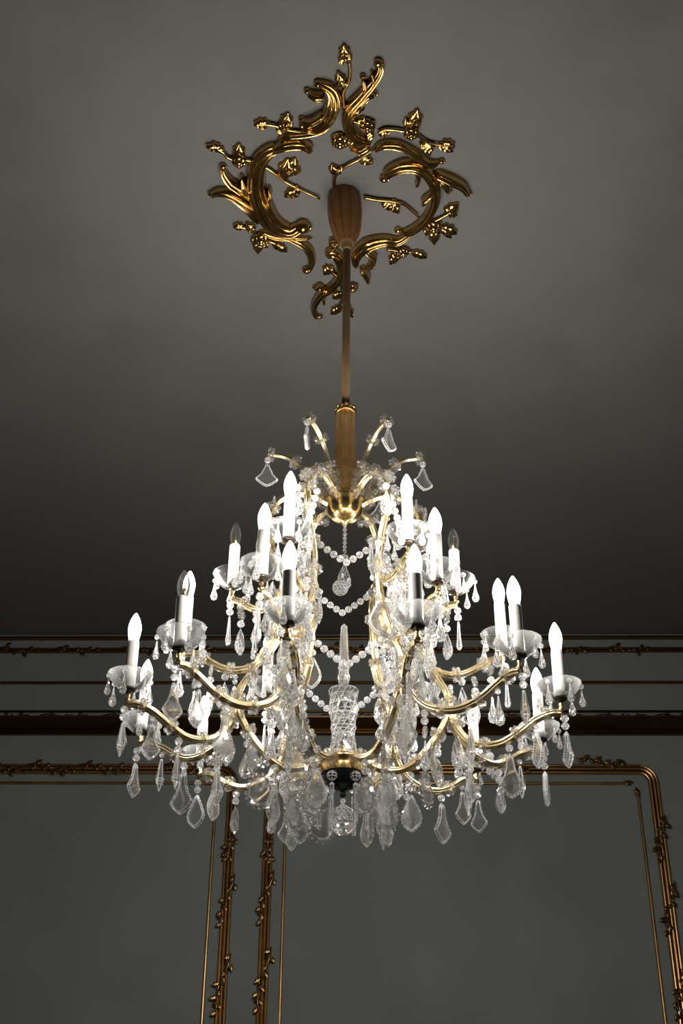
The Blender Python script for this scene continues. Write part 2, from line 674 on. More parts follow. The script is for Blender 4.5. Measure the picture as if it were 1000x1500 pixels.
scroll('big C-shaped gilded scroll with two long leaves, left of the canopy',
       [([(385, 640), (330, 668), (270, 640), (235, 580), (216, 520), (222, 450), (255, 405), (300, 385)], [34, 62, 78, 84, 74, 66, 54, 40], 4, .06),
        ([(262, 400), (310, 378), (360, 372), (392, 388), (392, 405)], [26, 40, 40, 30, 14], 3),
        ([(232, 640), (190, 585), (140, 548), (95, 536), (62, 550)], [34, 44, 38, 28, 18], 3),
        ([(205, 560), (165, 525), (130, 502), (108, 472), (106, 452)], [26, 36, 32, 24, 16], 3),
        ([(196, 535), (176, 510), (168, 482)], [26, 26, 12], 2),
        ([(246, 600), (262, 545), (258, 520)], [14, 18, 8], 2)],
       [((372, 650), 22), ((390, 402), 10), ((66, 548), 9), ((107, 456), 10)], .055)
scroll('crescent-shaped gilded acanthus leaf, topmost on the left',
       [([(368, 312), (410, 322), (452, 290), (474, 240), (468, 200), (438, 180), (418, 178)], [30, 44, 58, 56, 44, 26, 12], 4, .055),
        ([(288, 368), (330, 350), (385, 344), (440, 330), (472, 302)], [14, 26, 26, 24, 12], 3, .035),
        ([(446, 215), (415, 214), (384, 205)], [24, 26, 14], 2),
        ([(440, 275), (400, 298), (364, 298)], [24, 24, 12], 2)], [((422, 180), 11), ((386, 206), 9), ((368, 300), 9), ((368, 322), 8)], .05)
scroll('tall gilded acanthus leaf with curled fingers, topmost on the right',
       [([(590, 372), (548, 352), (522, 312), (528, 262), (566, 218), (606, 172), (630, 134), (624, 106)], [22, 38, 46, 44, 38, 32, 26, 16], 4, .05),
        ([(536, 268), (562, 240), (590, 216), (614, 214)], [20, 26, 22, 12], 2),
        ([(530, 292), (552, 262), (580, 250)], [18, 24, 12], 2),
        ([(572, 218), (578, 186), (570, 156)], [16, 22, 12], 2),
        ([(604, 182), (606, 158), (598, 138)], [14, 18, 10], 2),
        ([(528, 388), (560, 396), (598, 380)], [16, 28, 16], 3)], [((535, 388), 9), ((622, 110), 12), ((610, 214), 8), ((571, 158), 8)], .045)
scroll('large gilded C-shaped scroll with outward leaves, right of the canopy',
       [([(640, 492), (662, 466), (712, 446), (764, 456), (804, 502), (812, 560), (784, 622), (738, 662), (690, 676)], [24, 38, 46, 46, 44, 40, 34, 32, 22], 4, .055),
        ([(604, 402), (640, 380), (692, 382), (744, 410), (790, 442), (832, 440)], [16, 28, 32, 32, 26, 14], 3, .045),
        ([(812, 474), (862, 496), (902, 518), (922, 550)], [30, 38, 32, 18], 3),
        ([(826, 490), (850, 518), (856, 540)], [22, 26, 12], 2),
        ([(742, 448), (756, 486), (746, 520)], [20, 22, 10], 2),
        ([(800, 540), (775, 562), (768, 580)], [16, 20, 10], 2)],
       [((642, 495), 13), ((688, 668), 11), ((832, 440), 9), ((919, 545), 11), ((856, 538), 9)], .05)
scroll('hooked gilded acanthus leaf, lower right behind the rod',
       [([(548, 796), (550, 748), (588, 712), (640, 698), (692, 700), (742, 668)], [20, 46, 58, 44, 30, 18], 4, .055),
        ([(578, 728), (606, 756), (592, 792)], [22, 32, 18], 3),
        ([(566, 790), (584, 814), (590, 842)], [26, 28, 14], 2)], [((596, 788), 12)], .05)
scroll('small gilded scroll with a drooping curl, lower left of the canopy',
       [([(298, 692), (345, 700), (388, 728), (402, 772), (388, 808)], [12, 30, 36, 32, 16], 3, .04),
        ([(228, 672), (280, 690), (340, 694), (404, 696)], [14, 24, 22, 8], 3, .03)], [((384, 800), 13)], .04)
scroll('S-shaped gilded scroll hanging lowest, beside the rod',
       [([(446, 752), (470, 738), (496, 768), (498, 812), (474, 850), (432, 880), (410, 918), (412, 946), (430, 960)], [26, 40, 44, 36, 34, 34, 28, 22, 12], 4, .05),
        ([(448, 866), (428, 850), (408, 862)], [14, 18, 8], 2),
        ([(436, 880), (442, 898), (446, 910)], [10, 14, 6], 2)], [((462, 748), 14), ((428, 956), 10), ((411, 860), 8)], .045)


def twig(label, stem, leaves=(), roses=()):
    root = empty('flower_twig', (*K(*stem[0]), CZ))
    tag(root, label, 'ceiling ornament', 'gilded twigs on the ceiling')
    inv = Matrix.Translation(-Vector(root.location))
    pl = Plane(Vector((0, 0, CZ)) - Vector(root.location), (1, 0, 0), (0, 1, 0), (0, 0, -1))
    bm_ = bmesh.new()
    pts = [pl.p(*K(*p), .012) for p in stem]
    tube(bm_, catmull(pts, 7), [.0068, .006, .005, .004], 8)
    obj('stem', bm_, GILT, root, True)
    for a, b, w in leaves:
        bm_ = bmesh.new()
        A_, B_ = K(*a), K(*b)
        leaf(bm_, pl, A_, B_, w * KS * 1.25, .032)
        obj('leaf', bm_, GILT, root, True)
    for c, r in roses:
        bm_ = bmesh.new()
        rose(bm_, pl, K(*c), r * KS * 1.05, .04)
        obj('rose', bm_, GILT, root, True)
    return root


twig('gilded twig of buds pointing up at the very top of the ornament',
     [(508, 262), (506, 212), (526, 168), (526, 112), (512, 60)],
     [((508, 196), (488, 142), 26), ((522, 190), (500, 172), 20), ((512, 98), (508, 52), 26), ((512, 104), (488, 102), 20), ((518, 112), (526, 78), 18)], [((514, 82), 12)])
twig('long gilded twig running from the left tip to the canopy',
     [(56, 386), (100, 402), (132, 430), (200, 436), (262, 466), (312, 504), (372, 536), (428, 562)],
     [((104, 400), (50, 386), 26), ((110, 412), (72, 376), 20), ((158, 428), (160, 382), 30), ((310, 500), (322, 432), 40), ((318, 470), (366, 468), 36), ((330, 462), (346, 430), 26), ((362, 540), (310, 552), 34), ((350, 545), (352, 520), 18), ((140, 432), (180, 444), 24)], [((160, 436), 26), ((326, 462), 17)])
twig('short gilded twig pointing left below the topmost left leaf',
     [(214, 314), (268, 316), (318, 332), (388, 342)],
     [((262, 316), (208, 312), 28), ((250, 318), (226, 326), 18), ((312, 320), (322, 280), 30), ((300, 330), (288, 344), 22), ((316, 326), (336, 306), 20)], [((308, 320), 18)])
twig('gilded rose twig reaching right from the top right leaf',
     [(622, 343), (648, 331), (700, 336), (752, 352), (792, 376), (870, 388)],
     [((626, 352), (664, 337), 22), ((736, 330), (752, 268), 36), ((728, 330), (712, 296), 22), ((782, 376), (794, 416), 32), ((776, 380), (762, 392), 20), ((826, 384), (878, 384), 30), ((820, 388), (872, 402), 20)], [((732, 342), 26), ((750, 300), 14)])
twig('single gilded rose twig hooked between the two right-hand scrolls',
     [(512, 280), (544, 304), (584, 318), (598, 342)], [((592, 336), (598, 372), 20), ((560, 312), (576, 292), 22)], [((586, 318), 26)])
twig('gilded rose with leaves lying above the canopy',
     [(478, 366), (505, 378), (545, 392)], [((508, 380), (540, 372), 24), ((480, 366), (484, 346), 20)], [((495, 370), 30)])
twig('bare gilded twig rising from the back of the canopy',
     [(474, 516), (480, 486), (512, 456), (560, 430), (602, 400)],
     [((482, 482), (468, 450), 26), ((490, 480), (500, 456), 14), ((556, 432), (606, 440), 30), ((566, 428), (598, 426), 20)])
twig('thin gilded twig running right from the canopy to the large right scroll',
     [(576, 557), (618, 566), (662, 570), (708, 582), (756, 622)],
     [((648, 570), (662, 600), 32), ((660, 576), (692, 608), 32), ((660, 576), (690, 580), 24)])
twig('gilded rose twig beyond the foot of the large right scroll',
     [(752, 662), (800, 642), (850, 616), (880, 600)],
     [((846, 616), (888, 580), 34), ((850, 616), (886, 612), 24), ((824, 660), (884, 676), 36), ((830, 664), (866, 690), 20), ((808, 668), (808, 714), 30), ((790, 650), (780, 684), 22)], [((806, 654), 30)])
twig('gilded rose twig pointing right above the hooked lower leaf',
     [(650, 730), (700, 738), (742, 742), (782, 756)],
     [((730, 742), (784, 756), 26), ((690, 748), (660, 778), 30), ((690, 740), (664, 760), 20)], [((706, 738), 22)])
twig('gilded rose twig at the foot of the big left scroll',
     [(146, 655), (196, 664), (232, 694), (280, 712), (318, 736)],
     [((176, 660), (140, 652), 26), ((206, 672), (184, 644), 28), ((224, 706), (222, 744), 28), ((270, 714), (320, 736), 26), ((240, 706), (256, 722), 22), ((212, 690), (208, 716), 20)], [((234, 696), 30), ((196, 660), 14)])
twig('gilded bud twig tucked just below the canopy',
     [(496, 690), (490, 716), (474, 730)], [((488, 700), (458, 712), 28), ((486, 708), (466, 722), 18)], [((472, 704), 14)])
twig('gilded twig with leaves and a rose around the rod, lowest of all',
     [(452, 790), (490, 830), (502, 870), (498, 910), (470, 942)],
     [((500, 880), (470, 892), 30), ((470, 790), (440, 812), 34), ((500, 926), (464, 944), 28), ((510, 910), (538, 956), 22), ((498, 846), (540, 868), 26)], [((538, 856), 20)])

# ------------------------------------------------------------------ chandelier
CX, CY, RZ = 0.0097, 2.9618, 0.03146
Z0 = .83                                      # lowest crystal, relative to the camera
CH = empty('chandelier', (CX, CY, EYE + Z0), RZ)
tag(CH, 'large crystal chandelier with three tiers of electric candles hanging from the ceiling', 'chandelier')


def A(r, z, az=0.0):
    """axis coordinates (radius, height above the camera, azimuth in degrees) -> chandelier space"""
    t = radians(az)
    return Vector((r * sin(t), -r * cos(t), z - Z0))


# suspension
bm = bmesh.new()
cz = 3.02
pr = [(.0, cz), (.053, cz), (.056, cz - .02), (.0575, cz - .06), (.056, cz - .1), (.050, cz - .145), (.040, cz - .18), (.029, cz - .205), (.024, cz - .215), (0, cz - .215)]
lathe(bm, [(r, z - Z0) for r, z in pr], 60, flute=lambda a, i: 1 - .05 * max(0, 1 - abs(((a * 10 / (2 * pi)) % 1) - .5) * 2 / .12) if False else 1 - .085 * (1 if abs((((a + .31) * 10 / (2 * pi)) % 1) - .5) < .06 else 0))
for v in bm.verts:
    v.co.x -= .011 * (v.co.z + Z0 - 2.80) / .22
obj('ceiling_canopy', bm, CANOPY_M, CH, False)
bm = bmesh.new()
pr = [(0, 2.82), (.021, 2.82), (.024, 2.812), (.021, 2.802), (.0145, 2.795), (.0165, 2.785), (.0125, 2.775), (0, 2.775)]
lathe(bm, [(r, z - Z0) for r, z in pr], 24)
obj('collar', bm, ROD_M, CH, True)
bm = bmesh.new()
lathe(bm, [(r, z - Z0) for r, z in [(0, 2.80), (.0122, 2.80), (.0122, 2.15), (0, 2.15)]], 20)
obj('rod', bm, ROD_M, CH, True)
bm = bmesh.new()
pr = [(0, 2.150), (.014, 2.15), (.024, 2.143), (.0265, 2.13), (.0275, 2.10), (.030, 2.0), (.0335, 1.9), (.036, 1.85), (.034, 1.82), (0, 1.82)]
lathe(bm, [(r, z - Z0) for r, z in pr], 72, flute=lambda a, i: 1 - .10 * abs(sin(a * 6)) if 2 <= i <= 7 else 1)
obj('sleeve', bm, SLEEVE_M, CH, True)
bm = bmesh.new()
for k in range(12):
    a = 2 * pi * k / 12
    ball(bm, (.026 * cos(a), .026 * sin(a), 2.142 - Z0 + .003 * (k % 2)), .0095, 8, 6, (1, .6, .6), Matrix.Rotation(a + .8, 3, 'Z') @ Matrix.Rotation(.7, 3, 'X'))
tube(bm, [Vector((.027 * cos(i * pi / 16), .027 * sin(i * pi / 16), 2.13 - Z0)) for i in range(33)], .004, 6)
obj('leaf_collar', bm, BRASS, CH, True)
bm = bmesh.new()
pr = [(0, 1.835), (.03, 1.835), (.052, 1.832), (.0565, 1.826), (.0555, 1.818), (.050, 1.812), (.0505, 1.800), (.047, 1.783), (.038, 1.768), (.022, 1.757), (.008, 1.753), (.007, 1.745), (0, 1.742)]
lathe(bm, [(r, z - Z0) for r, z in pr], 40)
obj('crown_bowl', bm, BRASS, CH, True)
bm = bmesh.new()
pr = [(0, 1.068), (.046, 1.066), (.059, 1.062), (.0625, 1.057), (.0615, 1.051), (.056, 1.047), (.058, 1.038), (.056, 1.022)]
lathe(bm, [(r, z - Z0) for r, z in pr], 40)
bowl = obj('bottom_bowl', bm, BRASS, CH, True)
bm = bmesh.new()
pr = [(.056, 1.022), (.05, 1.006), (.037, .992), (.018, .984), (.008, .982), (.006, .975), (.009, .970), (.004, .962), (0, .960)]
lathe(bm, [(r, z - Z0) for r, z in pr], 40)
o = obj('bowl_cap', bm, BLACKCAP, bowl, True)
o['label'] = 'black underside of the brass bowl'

# central glass column
bm = bmesh.new()
pr = [(0, 1.06), (.036, 1.06), (.039, 1.075), (.033, 1.10), (.0295, 1.125), (.031, 1.135), (.0335, 1.145), (.032, 1.16), (.036, 1.18), (.0385, 1.205), (.036, 1.23), (.0405, 1.245), (.037, 1.25), (0, 1.246)]
lathe(bm, [(r, z - Z0) for r, z in pr], 12, twist=pi / 12)
obj('glass_column', cut(bm, .0009), CRYSTAL, CH, mats=[CRYSTAL, CUTEDGE])
bm = bmesh.new()
lathe(bm, [(r, z - Z0) for r, z in [(0, 1.246), (.012, 1.248), (.014, 1.27), (.017, 1.285), (.013, 1.30), (.0155, 1.31), (.009, 1.43), (0, 1.44)]], 8)
obj('glass_spire', cut(bm, .0007), CRYSTAL, CH, mats=[CRYSTAL, CUTEDGE])
bm = bmesh.new()
lathe(bm, [(.006, 1.03 - Z0), (.006, 1.095 - Z0)], 8)
obj('centre_stem', bm, BRASS, CH)

# ---- crystal shapes
def b_bead(r, h):
    bm_ = bmesh.new()
    lathe(bm_, [(0, h), (r * .62, h * .88), (r, h * .3), (r, -h * .3), (r * .62, -h * .88), (0, -h)], 8)
    return bm_


def b_drop(L, r, n=8):
    bm_ = bmesh.new()
    lathe(bm_, [(0, 0), (.14 * r, -.03 * L), (.36 * r, -.33 * L), (.8 * r, -.62 * L), (r, -.78 * L), (.74 * r, -.92 * L), (0, -L)], n, twist=pi / n)
    return bm_


def b_icicle(L, r):
    bm_ = bmesh.new()
    lathe(bm_, [(0, 0), (.3 * r, -.02 * L), (.45 * r, -.2 * L), (.7 * r, -.6 * L), (r, -.86 * L), (.7 * r, -.95 * L), (0, -L)], 6)
    return bm_


def b_spear(L, r):
    bm_ = bmesh.new()
    lathe(bm_, [(0, 0), (.35 * r, -.04 * L), (.6 * r, -.25 * L), (r, -.6 * L), (.9 * r, -.7 * L), (0, -L)], 6)
    return bm_


def b_plate(half, L, W, t, bevel=.78, notch=0.0):
    """flat cut plate: an outline with bevelled edges on both faces"""
    pts = [(x * W, -z * L) for x, z in half] + [(-x * W, -z * L) for x, z in reversed(half) if x > 1e-6]
    if notch:
        fine = []
        for (x0_, z0_), (x1_, z1_) in zip(pts, pts[1:] + pts[:1]):
            n_ = 3
            for k in range(n_):
                q = k / n_
                fine.append((x0_ + (x1_ - x0_) * q, z0_ + (z1_ - z0_) * q))
        cxm, czm = 0, -.55 * L
        pts = []
        for i, (x, z) in enumerate(fine):
            f = 1 + (notch if i % 2 else -notch) * (1 if -z > .3 * L else .4)
            pts.append((cxm + (x - cxm) * f, czm + (z - czm) * f if -z > .08 * L else z))
    cz_ = -.58 * L
    bm_ = bmesh.new()
    rim = [bm_.verts.new((x, 0, z)) for x, z in pts]
    f = [bm_.verts.new((x * bevel, t, cz_ + (z - cz_) * bevel)) for x, z in pts]
    b = [bm_.verts.new((x * bevel, -t, cz_ + (z - cz_) * bevel)) for x, z in pts]
    n_ = len(pts)
    for k in range(n_):
        k2 = (k + 1) % n_
        bm_.faces.new((rim[k], rim[k2], f[k2], f[k]))
        bm_.faces.new((rim[k2], rim[k], b[k], b[k2]))
    bm_.faces.new(f)
    bm_.faces.new(b[::-1])
    return bm_


def b_almond(L, W, t):
    """pear-shaped lens cut with diamond facets on both sides"""
    n_ = 14
    out = []
    for k in range(n_):
        a = 2 * pi * k / n_
        z = .5 * (1 - cos(a))
        w = sin(a) * (z ** .75) * .5 * 1.12 if 0 < z else 0
        out.append((w * W, -z * L))
    cz_ = -.62 * L
    bm_ = bmesh.new()
    rim = [bm_.verts.new((x, 0, z)) for x, z in out]
    for sgn in (1, -1):
        prev = rim
        for lev, (sc, hh) in enumerate(((.72, .55), (.42, .85))):
            ring = []
            for k in range(n_):
                x0_, z0_ = out[k]
                x1_, z1_ = out[(k + 1) % n_]
                if lev == 0:
                    x, z = (x0_ + x1_) / 2, (z0_ + z1_) / 2
                else:
                    x, z = x0_, z0_
                ring.append(bm_.verts.new((x * sc, sgn * t * hh, cz_ + (z - cz_) * sc)))
            for k in range(n_):
                k2 = (k + 1) % n_
                if lev == 0:
                    bm_.faces.new((prev[k], prev[k2], ring[k]))
                    bm_.faces.new((ring[k], prev[k2], ring[k2]))
                else:
                    bm_.faces.new((prev[k - 1], prev[k], ring[k]))
                    bm_.faces.new((ring[k], prev[k], ring[k2]))
            prev = ring
        bm_.faces.new(prev)
    return bm_


def b_plaque(L, W):
    """smooth oval plate ringed by a garland of cut beads"""
    bm_ = bmesh.new()
    n_ = 18
    c = Vector((0, 0, -.55 * L))
    ring = []
    for k in range(n_):
        a = 2 * pi * k / n_
        w = .42 * W * sin(a) * (1 - .22 * cos(a))
        ring.append(Vector((w, 0, c.z + .45 * L * cos(a))))
    rim = [bm_.verts.new(p) for p in ring]
    for s in (1, -1):
        inn = [bm_.verts.new(c + (p - c) * .8 + Vector((0, s * .004, 0))) for p in ring]
        for k in range(n_):
            bm_.faces.new((rim[k], rim[(k + 1) % n_], inn[(k + 1) % n_], inn[k]))
        bm_.faces.new(inn)
    for k, p in enumerate(ring):
        if k % 18 in (0,):
            continue
        q = c + (p - c) * 1.08
        ball(bm_, q, .0062, 6, 4, (1, .8, 1))
    return bm_


def b_ball(r):
    bm_ = bmesh.new()
    prof_ = [(r * sin(pi * k / 8), r * cos(pi * k / 8)) for k in range(9)]
    prof_[0] = (0, r)
    prof_[-1] = (0, -r)
    lathe(bm_, prof_, 14, twist=pi / 14)
    return bm_


def b_rod(L, r):
    bm_ = bmesh.new()
    lathe(bm_, [(0, 0), (r * .7, -.03 * L), (r, -.06 * L), (r, -.9 * L), (r * .8, -.97 * L), (0, -L)], 6)
    return bm_


def b_rosette(r):
    """cut-glass flower button with eight petals, both faces"""
    bm_ = bmesh.new()
    for k in range(8):
        a = 2 * pi * k / 8
        ball(bm_, (.62 * r * cos(a), 0, .62 * r * sin(a)), .36 * r, 6, 4, (1, .7, .75), Matrix.Rotation(-a, 3, 'Y'))
    ball(bm_, (0, 0, 0), .3 * r, 6, 4, (1, 1.2, 1))
    return bm_


def b_clip(R, r):
    """ring of small glass petals clasping an arm, axis along x"""
    bm_ = bmesh.new()
    for row, xo in enumerate((-.7, .7)):
        for k in range(7):
            a = 2 * pi * (k + .5 * row) / 7
            ball(bm_, (xo * r, R * cos(a), R * sin(a)), r, 6, 4, (.8, 1, 1), Matrix.Rotation(a, 3, 'X'))
    return bm_


KITE = [(0, 0), (.10, .02), (.14, .12), (.18, .3), (.27, .48), (.46, .66), (.5, .72), (.36, .84), (.16, .95), (0, 1.0)]
SHIELD = [(0, 0), (.1, .02), (.12, .14), (.22, .3), (.26, .42), (.48, .62), (.5, .68), (.44, .76), (.2, .92), (0, 1.0)]
LEAFP = [(0, 0), (.08, .02), (.16, .12), (.34, .34), (.46, .52), (.5, .64), (.42, .8), (.22, .92), (0, 1.0)]
MESH = {
    'bead': mesh_of(cut(b_bead(.0098, .0088), .0005), 'bead', BEADG),
    'bead_small': mesh_of(cut(b_bead(.0068, .0064), .0003), 'bead', BEADG),
    'bead_big': mesh_of(cut(b_bead(.0135, .012), .0009), 'bead', BEADG),
    'drop': mesh_of(cut(b_drop(.052, .0098), .0006), 'drop', CRYSTAL),
    'drop_big': mesh_of(cut(b_drop(.075, .0135), .0007), 'drop', CRYSTAL),
    'icicle': mesh_of(cut(b_icicle(.085, .0085), .0006), 'icicle', CRYSTAL),
    'spear': mesh_of(cut(b_spear(.092, .0115), .0008), 'spear', CRYSTAL),
    'kite': mesh_of(cut(b_plate(KITE, .095, .052, .0055, .86, .025), .0010), 'kite', CRYSTAL),
    'kite_big': mesh_of(cut(b_plate(KITE, .115, .066, .0065, .86, .025), .0011), 'kite', CRYSTAL),
    'shield': mesh_of(cut(b_plate(SHIELD, .078, .066, .0045, .87, .02), .0008), 'shield', CRYSTAL),
    'leafplate': mesh_of(cut(b_plate(LEAFP, .098, .056, .006, .84, .025), .001), 'leafplate', CRYSTAL),
    'almond': mesh_of(cut(b_almond(.078, .05, .013), .0008), 'almond', CRYSTAL),
    'almond_big': mesh_of(cut(b_almond(.095, .066, .017), .0009), 'almond', CRYSTAL),
    'plaque': mesh_of(b_plaque(.092, .072), 'plaque', CRYSTAL),
    'ball': mesh_of(cut(b_ball(.036), .0008), 'ball', CRYSTAL),
    'rodp': mesh_of(cut(b_rod(.105, .0066), .0006), 'rodp', CRYSTAL),
    'rosette': mesh_of(b_rosette(.017), 'rosette', BEADG),
    'clip': mesh_of(b_clip(.0150, .0074), 'clip', BEADG),
}
PNAME = {'drop': 'drop_pendant', 'drop_big': 'drop_pendant', 'icicle': 'icicle_pendant', 'spear': 'spear_pendant', 'kite': 'kite_pendant', 'kite_big': 'kite_pendant',
         'shield': 'shield_pendant', 'leafplate': 'leaf_pendant', 'almond': 'almond_pendant', 'almond_big': 'almond_pendant', 'plaque': 'beaded_plaque_pendant',
         'ball': 'ball_pendant', 'rodp': 'rod_pendant'}
crng = random.Random(3)


def pendant(kind, pos, beads=('bead', 'bead'), rz=None, parent=CH, s=1.0):
    """a hanging crystal with the beads it hangs by as its sub-parts; pos is the top of the string"""
    z = 0.0
    step = {'bead': .0195, 'bead_small': .0138, 'bead_big': .0255, 'rosette': .034}
    total = sum(step[b] for b in beads) + .003
    rz_ = crng.uniform(0, 2 * pi) if rz is None else rz
    p = inst(PNAME[kind], MESH[kind], parent, pos - Vector((0, 0, total)), rz_, s=s)
    for b in beads:
        inst('rosette' if b == 'rosette' else 'bead', MESH[b], p, (0, 0, (total - z - step[b] / 2) / s), crng.uniform(0, 3))
        z += step[b]
    return p


# ---- candle lights
CANDLE = .130
m_cup = bmesh.new()
lathe(m_cup, [(0, 0), (.006, -.012), (.004, -.02), (.009, -.026), (.004, -.034), (0, -.036)], 12)
lathe(m_cup, [(0, .004), (.0175, .004), (.0185, .0), (.013, -.004), (0, -.004)], 20)
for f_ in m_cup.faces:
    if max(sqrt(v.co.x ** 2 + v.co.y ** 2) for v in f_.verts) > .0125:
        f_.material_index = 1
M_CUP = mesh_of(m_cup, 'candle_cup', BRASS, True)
M_CUP.materials.append(SHADEDCUP)
m_ = bmesh.new()
lathe(m_, [(0, .002), (.0150, .002), (.0150, .010), (.0147, .014), (.0147, CANDLE), (.0126, CANDLE + .003), (0, CANDLE + .003)], 24)
M_SLEEVE = mesh_of(m_, 'candle_sleeve', WHITE, True)
m_ = bmesh.new()
lathe(m_, [(0, 0), (.0115, 0), (.0125, .008), (.0146, .019), (.0158, .030), (.0148, .042), (.0115, .054), (.0068, .065), (.0028, .072), (0, .074)], 20)
M_LIT = mesh_of(m_.copy(), 'bulb', LIT, True)
M_UNLIT = mesh_of(m_, 'bulb', CLEARB, True)
m_ = bmesh.new()
lathe(m_, [(0, 0), (.006, 0), (.005, .02), (.0015, .024), (.0012, .036), (0, .037)], 8)
M_FIL = mesh_of(m_, 'filament', WIRE, True)
m_ = bmesh.new()
pr = [(.013, -.002), (.026, .004), (.040, .017), (.050, .031), (.0545, .040), (.056, .042), (.0535, .042), (.049, .033), (.039, .020), (.025, .0075), (.013, .0015), (.013, -.002)]
lathe(m_, pr, 48, flute=lambda a, i: 1 + .016 * cos(12 * a) * (1 if i in (2, 3, 7, 8) else .4))
M_DISH = mesh_of(m_, 'drip_dish', DISHG, True)


BULB_LIGHT = bpy.data.lights.new('bulb_light', 'POINT')
BULB_LIGHT.energy = BULB_WATTS
BULB_LIGHT.color = (1.0, .94, .86)
BULB_LIGHT.shadow_soft_size = .009


def candle(arm, r, z, az, lit=True, drops=6, lean=0.0):
    """dish, sleeve, bulb and small drops as sub-parts of the arm; az is relative to the arm"""
    b = A(r, z, az)
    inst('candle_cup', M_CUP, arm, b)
    inst('drip_dish', M_DISH, arm, b)
    inst('candle_sleeve', M_SLEEVE, arm, b, rot=(lean * .5, lean, 0))
    o_ = inst('bulb', M_LIT if lit else M_UNLIT, arm, b + Vector((lean * CANDLE, -lean * .5 * CANDLE, CANDLE + .002)), rot=(lean * .5, lean, 0), s=1.07 if lit else 1.0)  # lit bulbs are drawn larger, their bloom put into the shape
    if lit:
        li = bpy.data.objects.new('bulb_light', BULB_LIGHT)
        li.location = b + Vector((lean * CANDLE, -lean * .5 * CANDLE, CANDLE + .032))
        link(li, arm)
    else:
        o_['label'] = 'unlit clear glass bulb'
        inst('filament', M_FIL, arm, b + Vector((0, 0, CANDLE + .004)))
    ph = crng.uniform(0, 2)
    for k in range(drops):
        a = ph + 2 * pi * k / drops
        q = b + Vector((.053 * cos(a), .053 * sin(a), .037))
        inst('bead', MESH['bead_small'], arm, q - Vector((0, 0, .007)))
        inst('drop_pendant', MESH['drop'], arm, q - Vector((0, 0, .015)), crng.uniform(0, 3), s=crng.uniform(.85, 1.05))


def clips(arm, path, ts, big=True):
    L = len(path)
    for t in ts:
        i = min(L - 2, max(1, int(t * (L - 1))))
        d = (path[i + 1] - path[i - 1]).normalized()
        q = Vector((1, 0, 0)).rotation_difference(d)
        inst('rosette', MESH['clip'], arm, path[i], rot=q.to_euler())


def arm_tube(name, path, rad=.0105):
    bm_ = bmesh.new()
    tube(bm_, path, rad, 30, 6, .24)
    return obj(name, bm_, ARM_M, CH, True)


C_PROF = [(.275, 1.205), (.288, 1.15), (.315, 1.108), (.355, 1.087), (.40, 1.084), (.445, 1.103), (.485, 1.128), (.525, 1.142), (.553, 1.140)]
NODES = [30, 90, 150, 210, 270, 330]


def arm_path(prof_, az0, az1, ease=.75):
    n_ = len(prof_)
    pts = []
    for i, (r, z) in enumerate(prof_):
        t = min(1, i / (n_ - 1) / ease)
        t = t * t * (3 - 2 * t)
        pts.append(A(r, z, az0 + (az1 - az0) * t))
    return catmull(pts, 6)


UNLIT_C = {315}
kinds_c = ['kite', 'spear', 'kite', 'leafplate']
i_c = 0
for nd in NODES:
    for s in (-1, 1):
        az = nd + 15 * s
        path = arm_path(C_PROF, nd + 1.5 * s, az)
        arm = arm_tube('lower_light_arm', path)
        candle(arm, .55, 1.176, az, lit=(az % 360) not in UNLIT_C, drops=6, lean=crng.uniform(-.02, .02))
        clips(arm, path, (.12, .38, .62, .84))
        # crystals below the cup and at the lowest bend
        pendant(kinds_c[i_c % 4], A(.556, 1.135, az), ('bead', 'bead'))
        q = path[int(.55 * (len(path) - 1))] - Vector((0, 0, .012))
        pendant(['almond', 'kite_big', 'spear', 'kite_big'][(i_c + 1) % 4], q, ('bead', 'bead') if i_c % 2 else ('bead',))
        q = path[int(.76 * (len(path) - 1))] - Vector((0, 0, .012))
        pendant(['kite', 'drop_big', 'leafplate', 'spear', 'kite'][i_c % 5], q, ('bead_small',))
        q = path[int(.27 * (len(path) - 1))] - Vector((0, 0, .012))
        pendant(['spear', 'drop_big', 'kite'][i_c % 3], q, ('bead', 'bead', 'rosette') if i_c % 2 else ('rosette', 'bead'))
        i_c += 1

B_PROF = [(.175, 1.39), (.20, 1.345), (.235, 1.312), (.275, 1.298), (.315, 1.302), (.355, 1.322), (.39, 1.342), (.421, 1.342)]
for i, nd in enumerate(NODES):
    path = arm_path(B_PROF, nd, nd)
    arm = arm_tube('middle_light_arm', path)
    candle(arm, .42, 1.377, nd, True, 6)
    clips(arm, path, (.2, .5, .78))
    pendant('icicle' if i % 2 else 'drop_big', A(.425, 1.335, nd), ('bead', 'bead'))
    pendant('almond', path[int(.55 * (len(path) - 1))] - Vector((0, 0, .012)), ('bead',))
    pendant('kite', path[int(.3 * (len(path) - 1))] - Vector((0, 0, .012)), ('bead',))

A_PROF = [(.17, 1.53), (.19, 1.497), (.22, 1.478), (.25, 1.48), (.28, 1.498), (.304, 1.505)]
for i, nd in enumerate(NODES):
    path = arm_path(A_PROF, nd, nd)
    arm = arm_tube('upper_light_arm', path)
    candle(arm, .303, 1.539, nd, nd not in (90, 270), 6)
    clips(arm, path, (.3, .75))
    pendant('icicle', A(.306, 1.495, nd), ('bead', 'bead'))
    pendant('drop_big', path[int(.5 * (len(path) - 1))] - Vector((0, 0, .012)), ('bead_small',))

